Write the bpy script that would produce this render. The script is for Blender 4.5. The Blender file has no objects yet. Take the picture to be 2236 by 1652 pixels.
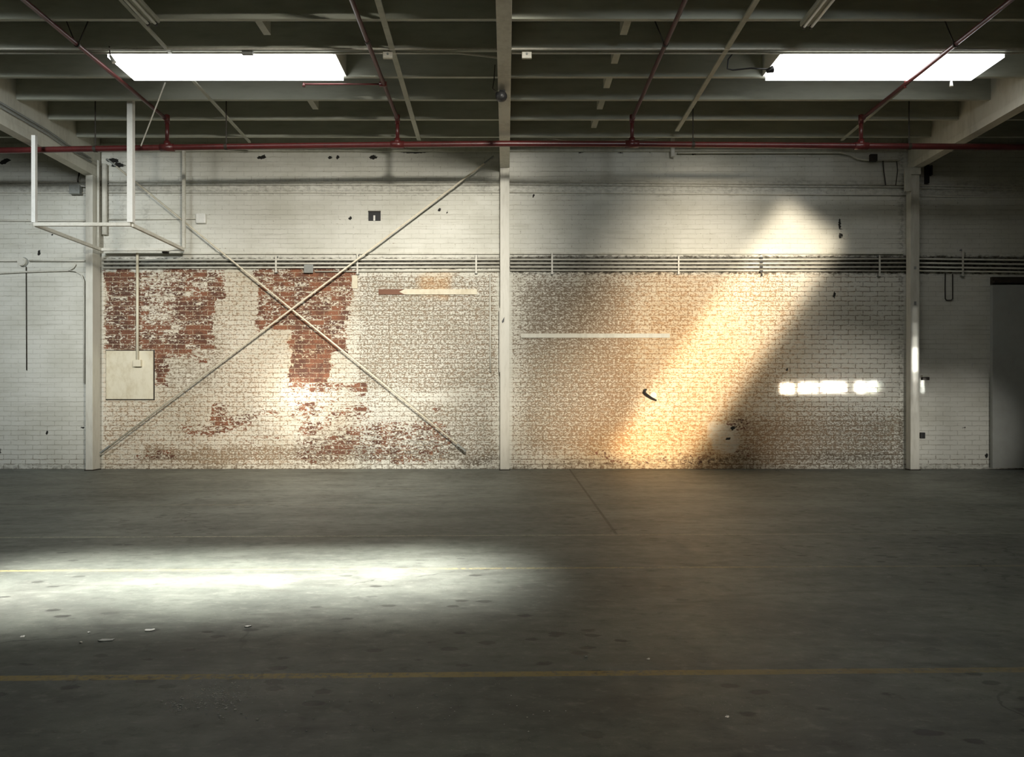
import bpy, bmesh, math, random
import numpy as np
from mathutils import Vector, Matrix

random.seed(7)
S = bpy.context.scene
COL = S.collection
PI = math.pi

# ------------------------------------------------------------------ measures
F, PX, PY = 1568.0, 1105.0, 878.0       # focal length and vanishing point in photo pixels
D, H = 10.453, 0.97                     # camera to brick wall, camera height
ZJ = H + 3.633                          # underside of the roof joists
ZD = ZJ + 0.29                          # roof deck

def at(px, py, y):                      # photo pixel -> point at depth plane y
    d = D + y
    return Vector(((px - PX) * d / F, y, H + (PY - py) * d / F))

def gnd(px, py):                        # photo pixel -> point on the floor
    d = H * F / (py - PY)
    return Vector(((px - PX) * d / F, d - D, 0.0))

# ------------------------------------------------------------------ materials
class NT:
    def __init__(s, name):
        s.m = bpy.data.materials.new(name)
        s.m.use_nodes = True
        s.t = s.m.node_tree
        s.t.nodes.clear()
        s.out = s.t.nodes.new('ShaderNodeOutputMaterial')
    def n(s, typ, **kw):
        nd = s.t.nodes.new(typ)
        for k, v in kw.items():
            setattr(nd, k, v)
        return nd
    def put(s, sock, v):
        if isinstance(v, bpy.types.NodeSocket):
            s.t.links.new(v, sock)
        elif isinstance(v, (tuple, list)) and len(v) == 3 and sock.type == 'RGBA':
            sock.default_value = (*v, 1)
        else:
            sock.default_value = v
    def math(s, op, a, b=None, c=None, clamp=False):
        nd = s.n('ShaderNodeMath', operation=op, use_clamp=clamp)
        for i, v in enumerate((a, b, c)):
            if v is not None:
                s.put(nd.inputs[i], v)
        return nd.outputs[0]
    def add(s, a, b): return s.math('ADD', a, b)
    def sub(s, a, b): return s.math('SUBTRACT', a, b)
    def mul(s, a, b): return s.math('MULTIPLY', a, b)
    def mix(s, f, a, b, mode='MIX'):
        nd = s.n('ShaderNodeMix', data_type='RGBA', blend_type=mode, clamp_factor=True)
        s.put(nd.inputs[0], f); s.put(nd.inputs[6], a); s.put(nd.inputs[7], b)
        return nd.outputs[2]
    def smooth(s, v, lo, hi):
        nd = s.n('ShaderNodeMapRange', interpolation_type='SMOOTHSTEP')
        s.put(nd.inputs[0], v); s.put(nd.inputs[1], lo); s.put(nd.inputs[2], hi)
        nd.inputs[3].default_value = 0; nd.inputs[4].default_value = 1
        return nd.outputs[0]
    def noise(s, vec, scale, detail=3, rough=.55, stretch=None, dist=0):
        if stretch:
            mp = s.n('ShaderNodeMapping')
            s.put(mp.inputs[0], vec); mp.inputs[3].default_value = stretch
            vec = mp.outputs[0]
        nd = s.n('ShaderNodeTexNoise')
        s.put(nd.inputs['Vector'], vec)
        nd.inputs['Scale'].default_value = scale
        nd.inputs['Detail'].default_value = detail
        nd.inputs['Roughness'].default_value = rough
        nd.inputs['Distortion'].default_value = dist
        return nd.outputs[0]
    def obj(s): return s.n('ShaderNodeTexCoord').outputs['Object']
    def attr(s, name): return s.n('ShaderNodeAttribute', attribute_name=name).outputs['Fac']
    def bump(s, h, strength=.4, dist=.01):
        b = s.n('ShaderNodeBump')
        b.inputs['Strength'].default_value = strength
        b.inputs['Distance'].default_value = dist
        s.put(b.inputs['Height'], h)
        return b.outputs[0]
    def bsdf(s, col, rough=.7, metal=0.0, normal=None, spec=.4):
        b = s.n('ShaderNodeBsdfPrincipled')
        s.put(b.inputs['Base Color'], col)
        s.put(b.inputs['Roughness'], rough)
        s.put(b.inputs['Metallic'], metal)
        b.inputs['Specular IOR Level'].default_value = spec
        if normal is not None:
            s.put(b.inputs['Normal'], normal)
        s.t.links.new(b.outputs[0], s.out.inputs[0])
        return s.m

def painted(name, col, dark=None, scale=6, amt=.5, rough=.6, stretch=(1, 1, 1), spec=.35):
    t = NT(name)
    o = t.obj()
    n1 = t.noise(o, scale, 4, .6, stretch)
    n2 = t.noise(o, scale * 7, 3, .6, stretch)
    dark = dark or tuple(c * .55 for c in col)
    m = t.mul(t.smooth(t.add(t.mul(n1, .6), t.mul(n2, .4)), .42, .7), amt)
    c = t.mix(m, col, dark)
    return t.bsdf(c, rough, 0, t.bump(n2, .15, .003), spec)

M = {}
M['cream'] = painted('cream_paint', (.60, .585, .50), (.33, .31, .24), 3, .5, .55, (1, 1, .25))
M['post'] = painted('post_paint', (.64, .62, .54), (.34, .31, .24), 4, .45, .5, (1, 1, .2))
M['joist'] = painted('joist_paint', (.41, .42, .35), (.24, .245, .19), 2.2, .6, .6, (.2, 1, 1))
M['deck'] = painted('deck_paint', (.36, .36, .30), (.22, .22, .17), 2, .5, .75)
M['pipe'] = painted('conduit_paint', (.64, .62, .54), (.38, .35, .27), 5, .5, .45)
M['white'] = painted('rack_paint', (.74, .73, .68), (.5, .49, .42), 5, .35, .45)
M['red'] = painted('red_pipe_paint', (.090, .016, .015), (.03, .008, .007), 5, .6, .34, spec=.5)
M['black'] = painted('black_plastic', (.014, .014, .014), (.03, .03, .028), 8, .5, .45)
M['dark'] = painted('dark_iron', (.03, .026, .02), (.06, .04, .025), 12, .6, .6)
M['grey'] = painted('grey_box_paint', (.26, .27, .25), (.14, .14, .12), 8, .5, .5)
M['board'] = painted('board_paint', (.66, .61, .47), (.42, .34, .20), 2.5, .6, .55, (1, 1, .6))
M['brown'] = painted('brown_wood', (.17, .075, .04), (.10, .04, .02), 7, .6, .6, (.3, 1, 1))
M['door'] = painted('door_paint', (.36, .37, .34), (.28, .28, .25), 1.2, .5, .5)
M['paper'] = painted('paper_scrap', (.92, .92, .88), (.6, .58, .5), 20, .4, .7)
M['plain'] = painted('plain_wall_paint', (.42, .42, .37), (.3, .3, .26), 1.5, .5, .8)
M['tube'] = painted('lamp_tube_glass', (.72, .72, .66), (.6, .6, .52), 3, .3, .25)
M['rod'] = painted('brace_rod_paint', (.78, .72, .57), (.50, .42, .28), 5, .5, .5)

def pane_mat():
    t = NT('skylight_pane_daylight')
    e = t.n('ShaderNodeEmission')
    o = t.obj()
    c = t.mix(t.noise(o, 1.5, 2), (1, .98, .93), (.93, .97, 1))
    t.put(e.inputs[0], c)
    e.inputs[1].default_value = PANE
    t.t.links.new(e.outputs[0], t.out.inputs[0])
    return t.m
PANE = 7.0
M['pane'] = pane_mat()

# ---- the brick wall: paint worn off by hand-placed amounts stored on the mesh
def brick_mat():
    t = NT('painted_worn_brick')
    o = t.obj()
    sx = t.n('ShaderNodeSeparateXYZ'); t.put(sx.inputs[0], o)
    cb = t.n('ShaderNodeCombineXYZ')
    w1 = t.noise(o, 5, 2); w2 = t.noise(o, 26, 2)
    wob = t.add(t.mul(t.sub(w1, .5), .020), t.mul(t.sub(w2, .5), .014))
    t.put(cb.inputs[0], t.add(sx.outputs[0], wob))
    t.put(cb.inputs[1], t.add(sx.outputs[2], wob))
    br = t.n('ShaderNodeTexBrick')
    t.put(br.inputs['Vector'], cb.outputs[0])
    br.inputs['Color1'].default_value = (0, 0, 0, 1)
    br.inputs['Color2'].default_value = (1, 1, 1, 1)
    br.inputs['Mortar'].default_value = (.5, .5, .5, 1)
    br.inputs['Scale'].default_value = 1
    br.inputs['Mortar Size'].default_value = .0065
    br.inputs['Mortar Smooth'].default_value = .35
    br.inputs['Brick Width'].default_value = .212
    br.inputs['Row Height'].default_value = .0698
    rnd, mort = br.outputs['Color'], br.outputs['Fac']
    nA = t.noise(o, 19, 4, .62, (.7, 1, 1.3), .3)
    nB = t.noise(o, 44, 3, .6, (.7, 1, 1.2))
    nC = t.noise(o, 75, 2, .6)
    nL = t.noise(o, 1.6, 4, .6, (.7, 1, 1.0))
    nH = t.noise(o, 9, 3, .6, (.12, 1, 2.4))
    red, worn, ochre = t.attr('red'), t.attr('worn'), t.attr('ochre')
    mo, hole, dirt_shade = t.attr('mort'), t.attr('hole'), t.attr('dirt_shade')
    # bare brick
    mixn = t.add(t.add(t.mul(nA, .5), t.mul(nB, .5)), t.mul(t.sub(rnd, .5), .11))
    mred = t.smooth(t.sub(mixn, t.sub(.68, t.mul(red, .30))), -.022, .022)
    mred = t.mul(mred, t.smooth(red, .02, .12))
    bc = t.mix(rnd, (.115, .045, .026), (.26, .10, .05))
    bc = t.mix(t.mul(t.smooth(nB, .45, .75), .6), bc, (.36, .18, .10))
    bc = t.mix(t.mul(t.smooth(t.noise(o, 4.5, 3), .42, .62), .65), bc, (.062, .028, .020))
    bc = t.mix(t.smooth(nC, .52, .72), bc, (.05, .022, .014))
    bc = t.mix(t.mul(t.math('MINIMUM', dirt_shade, 1), .75), bc, (.04, .024, .016))
    bc = t.mix(t.mul(mort, t.smooth(nB, .35, .6)), bc, (.42, .33, .22))
    # paint
    pc = t.mix(t.smooth(nL, .35, .7), (.66, .65, .58), (.55, .54, .465))
    pc = t.mix(t.mul(t.smooth(nH, .52, .72), .30), pc, (.36, .34, .28))
    pc = t.mix(t.mul(ochre, .9), pc, (.66, .47, .24))
    pc = t.mix(t.mul(t.mul(t.smooth(nA, .42, .64), ochre), .75), pc, (.50, .25, .085))
    bed = t.smooth(t.math('PINGPONG', t.add(sx.outputs[2], t.mul(wob, 1.2)), .0349), .0075, .002)
    bed = t.mul(t.mul(bed, .50), t.smooth(t.noise(o, 3.5, 4, .65, (.22, 1, 2.2)), .42, .68))
    mline = t.math('MAXIMUM', t.mul(t.mul(mort, mo), t.smooth(nA, .30, .58)), bed)
    pc = t.mix(t.mul(mline, .85), pc, (.15, .125, .08))
    # speckled wear
    wn = t.add(t.mul(nB, .5), t.add(t.mul(nC, .32), t.mul(nA, .18)))
    wn = t.add(wn, t.mul(mort, .05))
    mw = t.smooth(t.sub(wn, t.sub(.68, t.mul(worn, .26))), -.03, .05)
    mw = t.mul(mw, t.smooth(worn, .02, .2))
    wc = t.mix(t.smooth(nA, .4, .62), (.14, .115, .075), (.20, .145, .09))
    wc = t.mix(t.mul(t.math('MINIMUM', dirt_shade, 1), .8), wc, (.035, .03, .02))
    wc = t.mix(t.mul(ochre, .85), wc, (.36, .16, .045))
    pc = t.mix(t.mul(mw, .88), pc, wc)
    pc = t.mix(t.mul(t.math('MINIMUM', dirt_shade, 1), t.smooth(nA, .40, .62)), pc, (.07, .06, .042))
    col = t.mix(mred, pc, bc)
    col = t.mix(t.smooth(t.add(hole, t.mul(t.sub(nB, .5), .7)), .45, .6), col, (.014, .013, .010))
    col = t.mix(t.mul(t.smooth(dirt_shade, 1.0, 1.3), .8), col, (.05, .045, .032))  # strongest amounts darken evenly: grime and painted shade behind the conduits
    hgt = t.sub(t.add(t.mul(nB, .25), t.mul(rnd, .15)), t.add(t.mul(mort, t.add(.25, t.mul(mo, .6))), t.mul(mred, .35)))
    return t.bsdf(col, .68, 0, t.bump(hgt, .55, .010), .3)
M['brick'] = brick_mat()

# ---- concrete floor with worn bay lines
def floor_mat():
    t = NT('stained_concrete')
    o = t.obj()
    sx = t.n('ShaderNodeSeparateXYZ'); t.put(sx.inputs[0], o)
    X, Y = sx.outputs[0], sx.outputs[1]
    n0 = t.noise(o, .45, 4, .6); n1 = t.noise(o, 1.8, 5, .62, (.6, 1, 1))
    n2 = t.noise(o, 9, 5, .65); n3 = t.noise(o, 42, 3, .6); n4 = t.noise(o, 4, 4, .6, (.35, 1.2, 1), .6)
    n5 = t.noise(o, 120, 2, .6); n6 = t.noise(o, 17, 6, .72, (.6, 1, 1))
    c = t.mix(t.smooth(n1, .34, .66), (.100, .112, .096), (.182, .198, .170))
    c = t.mix(t.mul(t.smooth(n0, .45, .7), .6), c, (.11, .113, .098))
    c = t.mix(t.mul(t.smooth(n4, .50, .68), .62), c, (.070, .074, .063))
    c = t.mix(t.mul(t.smooth(n2, .58, .74), .55), c, (.06, .06, .05))
    c = t.mix(t.mul(t.smooth(n6, .50, .70), .55), c, (.062, .066, .056))
    c = t.mix(t.mul(t.smooth(n6, .48, .30), .45), c, (.27, .28, .24))
    c = t.mix(t.mul(t.smooth(n3, .62, .75), .4), c, (.30, .29, .25))
    c = t.mix(t.mul(t.smooth(n5, .62, .74), t.mul(t.smooth(n1, .5, .65), .7)), c, (.42, .42, .38))
    # scattered small dark pits and pale scuffs
    vo = t.n('ShaderNodeTexVoronoi'); vo.inputs['Scale'].default_value = 9.0
    mp = t.n('ShaderNodeMapping'); t.put(mp.inputs[0], o); mp.inputs[3].default_value = (.6, 1, 1)
    t.put(vo.inputs['Vector'], mp.outputs[0])
    pit = t.mul(t.smooth(t.sub(vo.outputs['Distance'], t.mul(n6, .42)), .02, -.06), t.smooth(n0, .42, .55))
    c = t.mix(t.mul(pit, .75), c, (.03, .03, .026))
    wob = t.mul(t.sub(n2, .5), .012)
    def line(d, hw, col, amt, lo, hi, slope=.0225):
        nonlocal c
        v = t.math('ABSOLUTE', t.add(t.sub(Y, t.add(t.mul(X, slope), d - D)), wob))
        m = t.smooth(v, hw + .004, hw - .004)
        wear = t.smooth(t.add(t.mul(n1, .45), t.mul(n3, .55)), hi, lo)
        wear = t.mul(wear, t.add(.38, t.mul(t.smooth(X, 2.2, -.8), .62)))
        c = t.mix(t.mul(t.mul(m, wear), amt), c, col)
    line(2.565, .024, (.46, .33, .07), .88, .47, .66)
    line(4.20, .018, (.55, .45, .18), .62, .42, .62)
    line(5.24, .019, (.62, .58, .42), .55, .42, .62)
    line(6.86, .020, (.50, .44, .28), .30, .42, .60)
    line(8.10, .020, (.50, .46, .32), .22, .42, .60)
    # saw-cut joint and cracks
    jx = t.math('ABSOLUTE', t.sub(X, t.add(t.add(.811, t.mul(t.sub(Y, 5.3 - D), .0215)), t.mul(wob, .6))))
    jm = t.mul(t.smooth(jx, .017, .006), t.smooth(Y, 5.2 - D, 5.35 - D))
    c = t.mix(t.mul(jm, .8), c, (.022, .022, .018))
    vc = t.n('ShaderNodeTexVoronoi', feature='DISTANCE_TO_EDGE'); vc.inputs['Scale'].default_value = .42
    cm = t.n('ShaderNodeVectorMath', operation='ADD')
    nz = t.n('ShaderNodeTexNoise'); nz.inputs['Scale'].default_value = 2.5; nz.inputs['Detail'].default_value = 5
    t.put(nz.inputs['Vector'], o)
    sc = t.n('ShaderNodeVectorMath', operation='SCALE'); t.put(sc.inputs[0], nz.outputs['Color']); sc.inputs['Scale'].default_value = .5
    t.put(cm.inputs[0], o); t.put(cm.inputs[1], sc.outputs[0])
    t.put(vc.inputs['Vector'], cm.outputs[0])
    ck = t.mul(t.smooth(vc.outputs['Distance'], .0045, .001), t.smooth(n0, .50, .58))
    c = t.mix(t.mul(ck, .7), c, (.03, .03, .025))
    rough = t.add(.36, t.mul(n2, .32))
    h = t.sub(t.add(t.mul(n2, .5), t.mul(n3, .3)), t.add(t.mul(pit, .6), t.mul(jm, 1)))
    return t.bsdf(c, rough, 0, t.bump(h, .22, .006), .42)
M['floor'] = floor_mat()

# ------------------------------------------------------------------ mesh tools
class MB:
    def __init__(s): s.b = bmesh.new()
    def box(s, x0, x1, y0, y1, z0, z1, bev=0.0):
        r = bmesh.ops.create_cube(s.b, size=1)
        vs = r['verts']
        for v in vs:
            v.co = Vector((x0 + (v.co.x + .5) * (x1 - x0), y0 + (v.co.y + .5) * (y1 - y0), z0 + (v.co.z + .5) * (z1 - z0)))
        if bev:
            es = list({e for v in vs for e in v.link_edges})
            bmesh.ops.bevel(s.b, geom=es, offset=bev, segments=2, affect='EDGES', profile=.6)
        return s
    def bar(s, a, b, w, h):             # rectangular bar between two points
        a, b = Vector(a), Vector(b)
        d = b - a
        up = Vector((0, 0, 1)) if abs(d.normalized().z) < .95 else Vector((0, 1, 0))
        q = d.normalized(); sd = q.cross(up).normalized(); u2 = sd.cross(q)
        r = bmesh.ops.create_cube(s.b, size=1)
        for v in r['verts']:
            c = v.co.copy()
            v.co = (a + b) / 2 + sd * c.x * w + u2 * c.z * h + q * c.y * d.length
        return s
    def tube(s, pts, r, seg=10, cap=True):
        pts = [Vector(p) for p in pts]
        rings = []
        n = len(pts)
        prev = None
        for i, p in enumerate(pts):
            d = (pts[min(i + 1, n - 1)] - pts[max(i - 1, 0)]).normalized()
            if prev is None:
                up = Vector((0, 0, 1)) if abs(d.z) < .9 else Vector((1, 0, 0))
                u = d.cross(up).normalized()
            else:
                u = (prev - d * prev.dot(d)).normalized()
            prev = u
            v = d.cross(u)
            rr = r[i] if isinstance(r, (list, tuple)) else r
            rings.append([s.b.verts.new(p + (u * math.cos(2 * PI * k / seg) + v * math.sin(2 * PI * k / seg)) * rr) for k in range(seg)])
        for a, b in zip(rings, rings[1:]):
            for k in range(seg):
                s.b.faces.new((a[k], a[(k + 1) % seg], b[(k + 1) % seg], b[k]))
        if cap:
            s.b.faces.new(rings[0][::-1]); s.b.faces.new(rings[-1])
        return s
    def prism(s, outline, y0, y1):      # (x, z) outline extruded in y
        a = [s.b.verts.new((x, y0, z)) for x, z in outline]
        b = [s.b.verts.new((x, y1, z)) for x, z in outline]
        n = len(outline)
        s.b.faces.new(a); s.b.faces.new(b[::-1])
        for i in range(n):
            s.b.faces.new((a[i], b[i], b[(i + 1) % n], a[(i + 1) % n]))
        return s
    def build(s, name, mat, parent=None, smooth=False):
        bmesh.ops.recalc_face_normals(s.b, faces=s.b.faces[:])
        me = bpy.data.meshes.new(name)
        s.b.to_mesh(me); s.b.free()
        me.materials.append(M[mat])
        if smooth:
            for p in me.polygons:
                p.use_smooth = len(p.vertices) == 4
        o = bpy.data.objects.new(name, me)
        COL.objects.link(o)
        if parent is not None:
            o.parent = parent
            o.matrix_parent_inverse = Matrix.Translation(-parent.location)
        return o

def tag(o, label, cat, group=None):
    o['label'] = label; o['category'] = cat; o['kind'] = 'thing'
    if group: o['group'] = group
    return o
def thing(name, label, cat, loc, group=None):
    o = bpy.data.objects.new(name, None)
    o.empty_display_size = .1
    o.location = loc
    COL.objects.link(o)
    return tag(o, label, cat, group)
def struct(o):
    o['kind'] = 'structure'
    return o

# ------------------------------------------------------------------ the setting
XW, YF = 9.5, -14.5
struct(MB().box(-XW, XW, YF, .2, -.12, 0).build('floor', 'floor'))
struct(MB().box(-XW, XW, YF, .2, ZD, ZD + .1).build('ceiling', 'deck'))
struct(MB().box(-XW - .15, -XW, YF, .2, 0, ZD).build('wall_left', 'plain'))
struct(MB().box(XW, XW + .15, YF, .2, 0, ZD).build('wall_right', 'plain'))
struct(MB().box(-XW, XW, YF - .15, YF, 0, ZD).build('wall_front', 'plain'))

def brick_wall():
    nx, nz = 500, 123
    xs = np.linspace(-XW, XW, nx); zs = np.linspace(0, ZD, nz)
    gx, gz = np.meshgrid(xs, zs)
    n = nx * nz
    v = np.zeros((n, 3)); v[:, 0] = gx.ravel(); v[:, 2] = gz.ravel()
    i = np.arange(n).reshape(nz, nx)
    f = np.stack([i[:-1, :-1].ravel(), i[:-1, 1:].ravel(), i[1:, 1:].ravel(), i[1:, :-1].ravel()], 1)
    me = bpy.data.meshes.new('wall_back')
    # thickness: a plain back skin closes the slab
    bx = np.array([(-XW, .2, 0), (XW, .2, 0), (XW, .2, ZD), (-XW, .2, ZD)])
    me.from_pydata(np.vstack([v, bx]).tolist(), [], f.tolist() + [[n + 3, n + 2, n + 1, n]])
    px = (PX + v[:, 0] * F / D); py = PY - (v[:, 2] - H) * F / D
    ss = lambda a: np.clip(a, 0, 1) ** 2 * (3 - 2 * np.clip(a, 0, 1))
    rs = np.random.RandomState(3)
    # ragged edges: low-frequency jitter of the mask coordinates
    def field(seed, cell):
        r = np.random.RandomState(seed)
        g = r.rand(int(800 / cell) + 4, int(2700 / cell) + 4)
        u = np.clip((px + 250) / cell, 0, g.shape[1] - 2.01); w = np.clip((py - 280) / cell, 0, g.shape[0] - 2.01)
        iu, iw = u.astype(int), w.astype(int); fu, fw = ss(u - iu), ss(w - iw)
        return (g[iw, iu] * (1 - fu) + g[iw, iu + 1] * fu) * (1 - fw) + (g[iw + 1, iu] * (1 - fu) + g[iw + 1, iu + 1] * fu) * fw - .5
    jx = field(1, 26) * 16; jy = field(2, 26) * 16
    qx, qy = px + jx, py + jy
    def box(x0, x1, y0, y1, e=10):
        return ss((qx - x0) / e + .5) * ss((x1 - qx) / e + .5) * ss((qy - y0) / e + .5) * ss((y1 - qy) / e + .5)
    def sharp(x0, x1, y0, y1, e=4):
        return ss((px - x0) / e + .5) * ss((x1 - px) / e + .5) * ss((py - y0) / e + .5) * ss((y1 - py) / e + .5)
    def blob(cx, cy, rx, ry, p=1.0):
        return np.exp(-p * (((qx - cx) / rx) ** 2 + ((qy - cy) / ry) ** 2))
    z = np.zeros_like(px)
    red, worn, ochre, mort, hole, dirt_shade = (z.copy() for _ in range(6))
    mx = np.maximum
    lbay = ss((px - 219) / 8) * ss((1094 - px) / 8)
    rbay = ss((px - 1112) / 8) * ss((1978 - px) / 8)
    low = ss((qy - 583) / 14)
    # bare brick, left bay
    for x0, x1, y0, y1, a in ((226, 300, 588, 768, .80), (296, 400, 588, 770, .66), (385, 470, 640, 770, .80), (385, 488, 588, 650, .66),
                              (335, 366, 765, 848, .72), (360, 462, 765, 792, .52), (556, 768, 580, 690, .80), (560, 668, 660, 722, .80),
                              (640, 764, 680, 772, .80), (632, 722, 735, 836, .86), (690, 780, 580, 600, .6),
                              (458, 506, 878, 945, .60), (492, 560, 905, 925, .66), (560, 646, 893, 908, .58), (486, 545, 924, 942, .64),
                              (628, 800, 836, 862, .62), (640, 812, 862, 930, .44), (720, 812, 880, 915, .60), (650, 985, 925, 1012, .56), (500, 660, 940, 1010, .30),
                              (292, 400, 976, 1012, .40), (395, 470, 925, 958, .52), (820, 975, 915, 1005, .46), (940, 965, 880, 900, .55)):
        red = mx(red, a * box(x0, x1, y0, y1, 9))
    red *= lbay
    red = np.clip(red + .22 * (red > .05) * field(21, 40), 0, .92)
    red = mx(red, .50 * rbay * (box(1585, 1640, 915, 945, 12) + box(1600, 1640, 975, 1000, 12)))
    red = mx(red, .36 * rbay * box(1250, 1560, 985, 1018, 20))
    # speckled wear
    worn = lbay * low * (.56 + .16 * field(5, 60))
    worn = mx(worn, lbay * low * .74 * box(775, 1092, 596, 860, 30))
    worn = mx(worn, lbay * .72 * box(890, 1092, 860, 1018, 60))
    worn = mx(worn, lbay * .80 * box(300, 1092, 968, 1016, 30))
    worn = mx(worn, lbay * .60 * box(650, 1000, 925, 1016, 40))
    worn = mx(worn, rbay * low * (.60 + .16 * field(6, 60)))
    worn = mx(worn, rbay * low * .80 * box(1110, 1420, 585, 1015, 120))
    worn = np.where(px > 1690, worn - .26 * rbay * low * ss((px - 1690) / 90) * ss((905 - py) / 60), worn)
    worn = mx(worn, rbay * .80 * box(1600, 2060, 880, 1040, 110))
    worn = np.clip(worn - box(1552, 1612, 922, 984, 14) * .40 - sharp(226, 342, 764, 874) * .4, 0, 1)
    red = red * (1 - box(1556, 1606, 930, 984, 8))
    upper = (1 - low)
    worn = mx(worn, upper * (.17 + .16 * field(31, 50)))
    worn = mx(worn, ss((960 - py) / -50) * .30)
    # ochre staining, with the beam's warm light put into the right bay's tint
    ochre = rbay * low * (.80 * blob(1520, 790, 225, 260, .8) + .75 * blob(1430, 985, 190, 70))
    ochre = mx(ochre, lbay * low * (.26 + .12 * field(9, 90)) * (1 - .8 * ss((px - 740) / 60)))
    ochre = mx(ochre, lbay * .55 * box(912, 985, 596, 650, 30))
    ochre = mx(ochre, .6 * lbay * box(632, 722, 730, 836, 10))
    ochre = np.clip(ochre - box(1552, 1612, 922, 984, 12) * .35, 0, 1)
    # joint visibility
    mort = .15 + .33 * low * lbay + .75 * low * rbay * ss((px - 1560) / 190)
    side = np.clip(1 - lbay - rbay, 0, 1)
    mort = mort + side * (.04 + .22 * ss((py - 830) / 120))
    mort = mx(mort, .85 * ss((py - 992) / 10))
    mort = mx(mort, .38 * upper * box(200, 1110, 385, 430, 12))
    mort = np.clip(mort - .8 * box(1552, 1612, 922, 984, 8), 0, 1)
    # grime, plus shade painted behind the conduits and beside the right post
    dirt_shade = mx(dirt_shade, .50 * lbay * box(226, 300, 588, 768, 40))
    dirt_shade = mx(dirt_shade, .30 * lbay * box(290, 480, 580, 850, 40))
    dirt_shade = mx(dirt_shade, .55 * rbay * (blob(1590, 1003, 60, 10) + blob(1475, 1005, 120, 9) + blob(1610, 925, 22, 14) + blob(1850, 1000, 120, 12) + blob(1270, 1012, 90, 7)))
    dirt_shade = mx(dirt_shade, .6 * lbay * box(650, 1000, 945, 1012, 60))
    dirt_shade = mx(dirt_shade, .45 * lbay * (blob(880, 1000, 120, 14) + blob(345, 1000, 50, 12) + blob(1050, 1005, 60, 12)))
    dirt_shade = mx(dirt_shade, .5 * ss((py - 1012) / 8))
    dirt_shade = mx(dirt_shade, .30 * rbay * box(1110, 1330, 588, 760, 90))
    dirt_shade = mx(dirt_shade, .30 * (blob(236, 470, 10, 60) + blob(268, 450, 6, 90) + blob(320, 480, 8, 70)))
    dirt_shade = mx(dirt_shade, .26 * box(0, 2236, 396, 424, 8))
    dirt_shade = mx(dirt_shade, 1.4 * sharp(224, 1092, 562, 588, 5)); dirt_shade = mx(dirt_shade, 1.4 * sharp(1112, 2400, 559, 597, 5))  # conduit gaps: grime and the conduits' shade painted as one dark band
    dirt_shade = mx(dirt_shade, .5 * ss((px - 1955) / 14) * ss((1976 - px) / 6))  # shade beside the right post, painted into the wall colour
    # knocked-out holes, sockets and dark streaks
    for cx, cy, rx, ry in ((568, 344, 7, 4), (578, 342, 4, 5), (721, 344, 5, 4), (738, 343, 4, 5), (815, 343, 9, 5), (1268, 333, 8, 2.5), (1420, 334, 10, 2.5), (1515, 335, 12, 3),
                           (905, 332, 34, 2.5), (1355, 334, 10, 3), (1836, 500, 3, 8), (1836, 515, 4, 7), (1834, 488, 2, 12), (1660, 553, 4, 4), (1664, 600, 4, 5), (1822, 644, 3, 7), (1425, 590, 4, 3), (1512, 592, 6, 4),
                           (764, 476, 4, 5), (960, 458, 4, 4), (975, 462, 3, 3), (14, 350, 10, 4), (6, 355, 8, 4), (114, 514, 3, 3), (103, 944, 2.5, 5), (180, 932, 4, 4), (2, 985, 3, 8), (1600, 935, 7, 4), (1590, 957, 5, 3),
                           (1590, 715, 3, 3), (1506, 745, 3, 3), (1718, 805, 3, 4), (85, 552, 4, 6), (258, 360, 16, 5), (245, 350, 14, 5), (1238, 419, 8, 2), (1164, 427, 2, 5), (1700, 353, 9, 2), (2165, 960, 3, 9), (2105, 935, 4, 3), (2155, 995, 4, 6)):
        hole = mx(hole, 1.05 * np.exp(-.7 * (((px - cx) / rx) ** 2 + ((py - cy) / ry) ** 2)))
    for y0, x0, x1 in ((382, 1120, 1180), (527, 1240, 1370), (518, 1440, 1500), (509, 1520, 1590), (473, 600, 680), (494, 500, 600), (494, 455, 545), (552, 1130, 1230), (553, 1850, 1960), (554, 950, 1090)):
        hole = mx(hole, .42 * sharp(x0, x1, y0 - 2.5, y0 + 2.5, 5))
    for k, a in (('red', red), ('worn', worn), ('ochre', ochre), ('mort', mort), ('hole', hole), ('dirt_shade', dirt_shade)):
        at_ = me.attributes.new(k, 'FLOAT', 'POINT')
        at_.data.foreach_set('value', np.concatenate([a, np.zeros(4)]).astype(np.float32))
    me.materials.append(M['brick'])
    o = bpy.data.objects.new('wall_back', me)
    COL.objects.link(o)
    return struct(o)
brick_wall()

# boards fixed along the wall
struct(MB().box(-XW, XW, -.05, -.001, ZJ + .005, ZJ + .11).build('trim_1', 'cream'))
zl = H + (PY - 553) * (D - .02) / F
struct(MB().box(-5.82, -.1, -.035, -.001, zl - .012, zl + .014).build('trim_2', 'cream'))
struct(MB().box(.06, 5.76, -.035, -.001, zl - .012, zl + .014).build('trim_3', 'cream'))

# sliding door at the right edge
dx0 = (2165 - PX) * (D - .06) / F
dt = H + (PY - 622) * (D - .06) / F
dr = bpy.data.objects.new('door_1', None); dr.location = (dx0 + .9, -.06, 0); COL.objects.link(dr); struct(dr)
dr['label'] = 'smooth white sliding door panel at the far right of the brick wall'
MB().box(dx0, dx0 + 1.9, -.085, -.030, .02, dt, .004).build('panel', 'door', dr)
MB().box(dx0 + .02, dx0 + 2.4, -.10, -.05, dt + .03, dt + .06).box(dx0 + .02, dx0 + 2.4, -.05, -.001, dt + .015, dt + .12).build('track', 'dark', dr)

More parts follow.
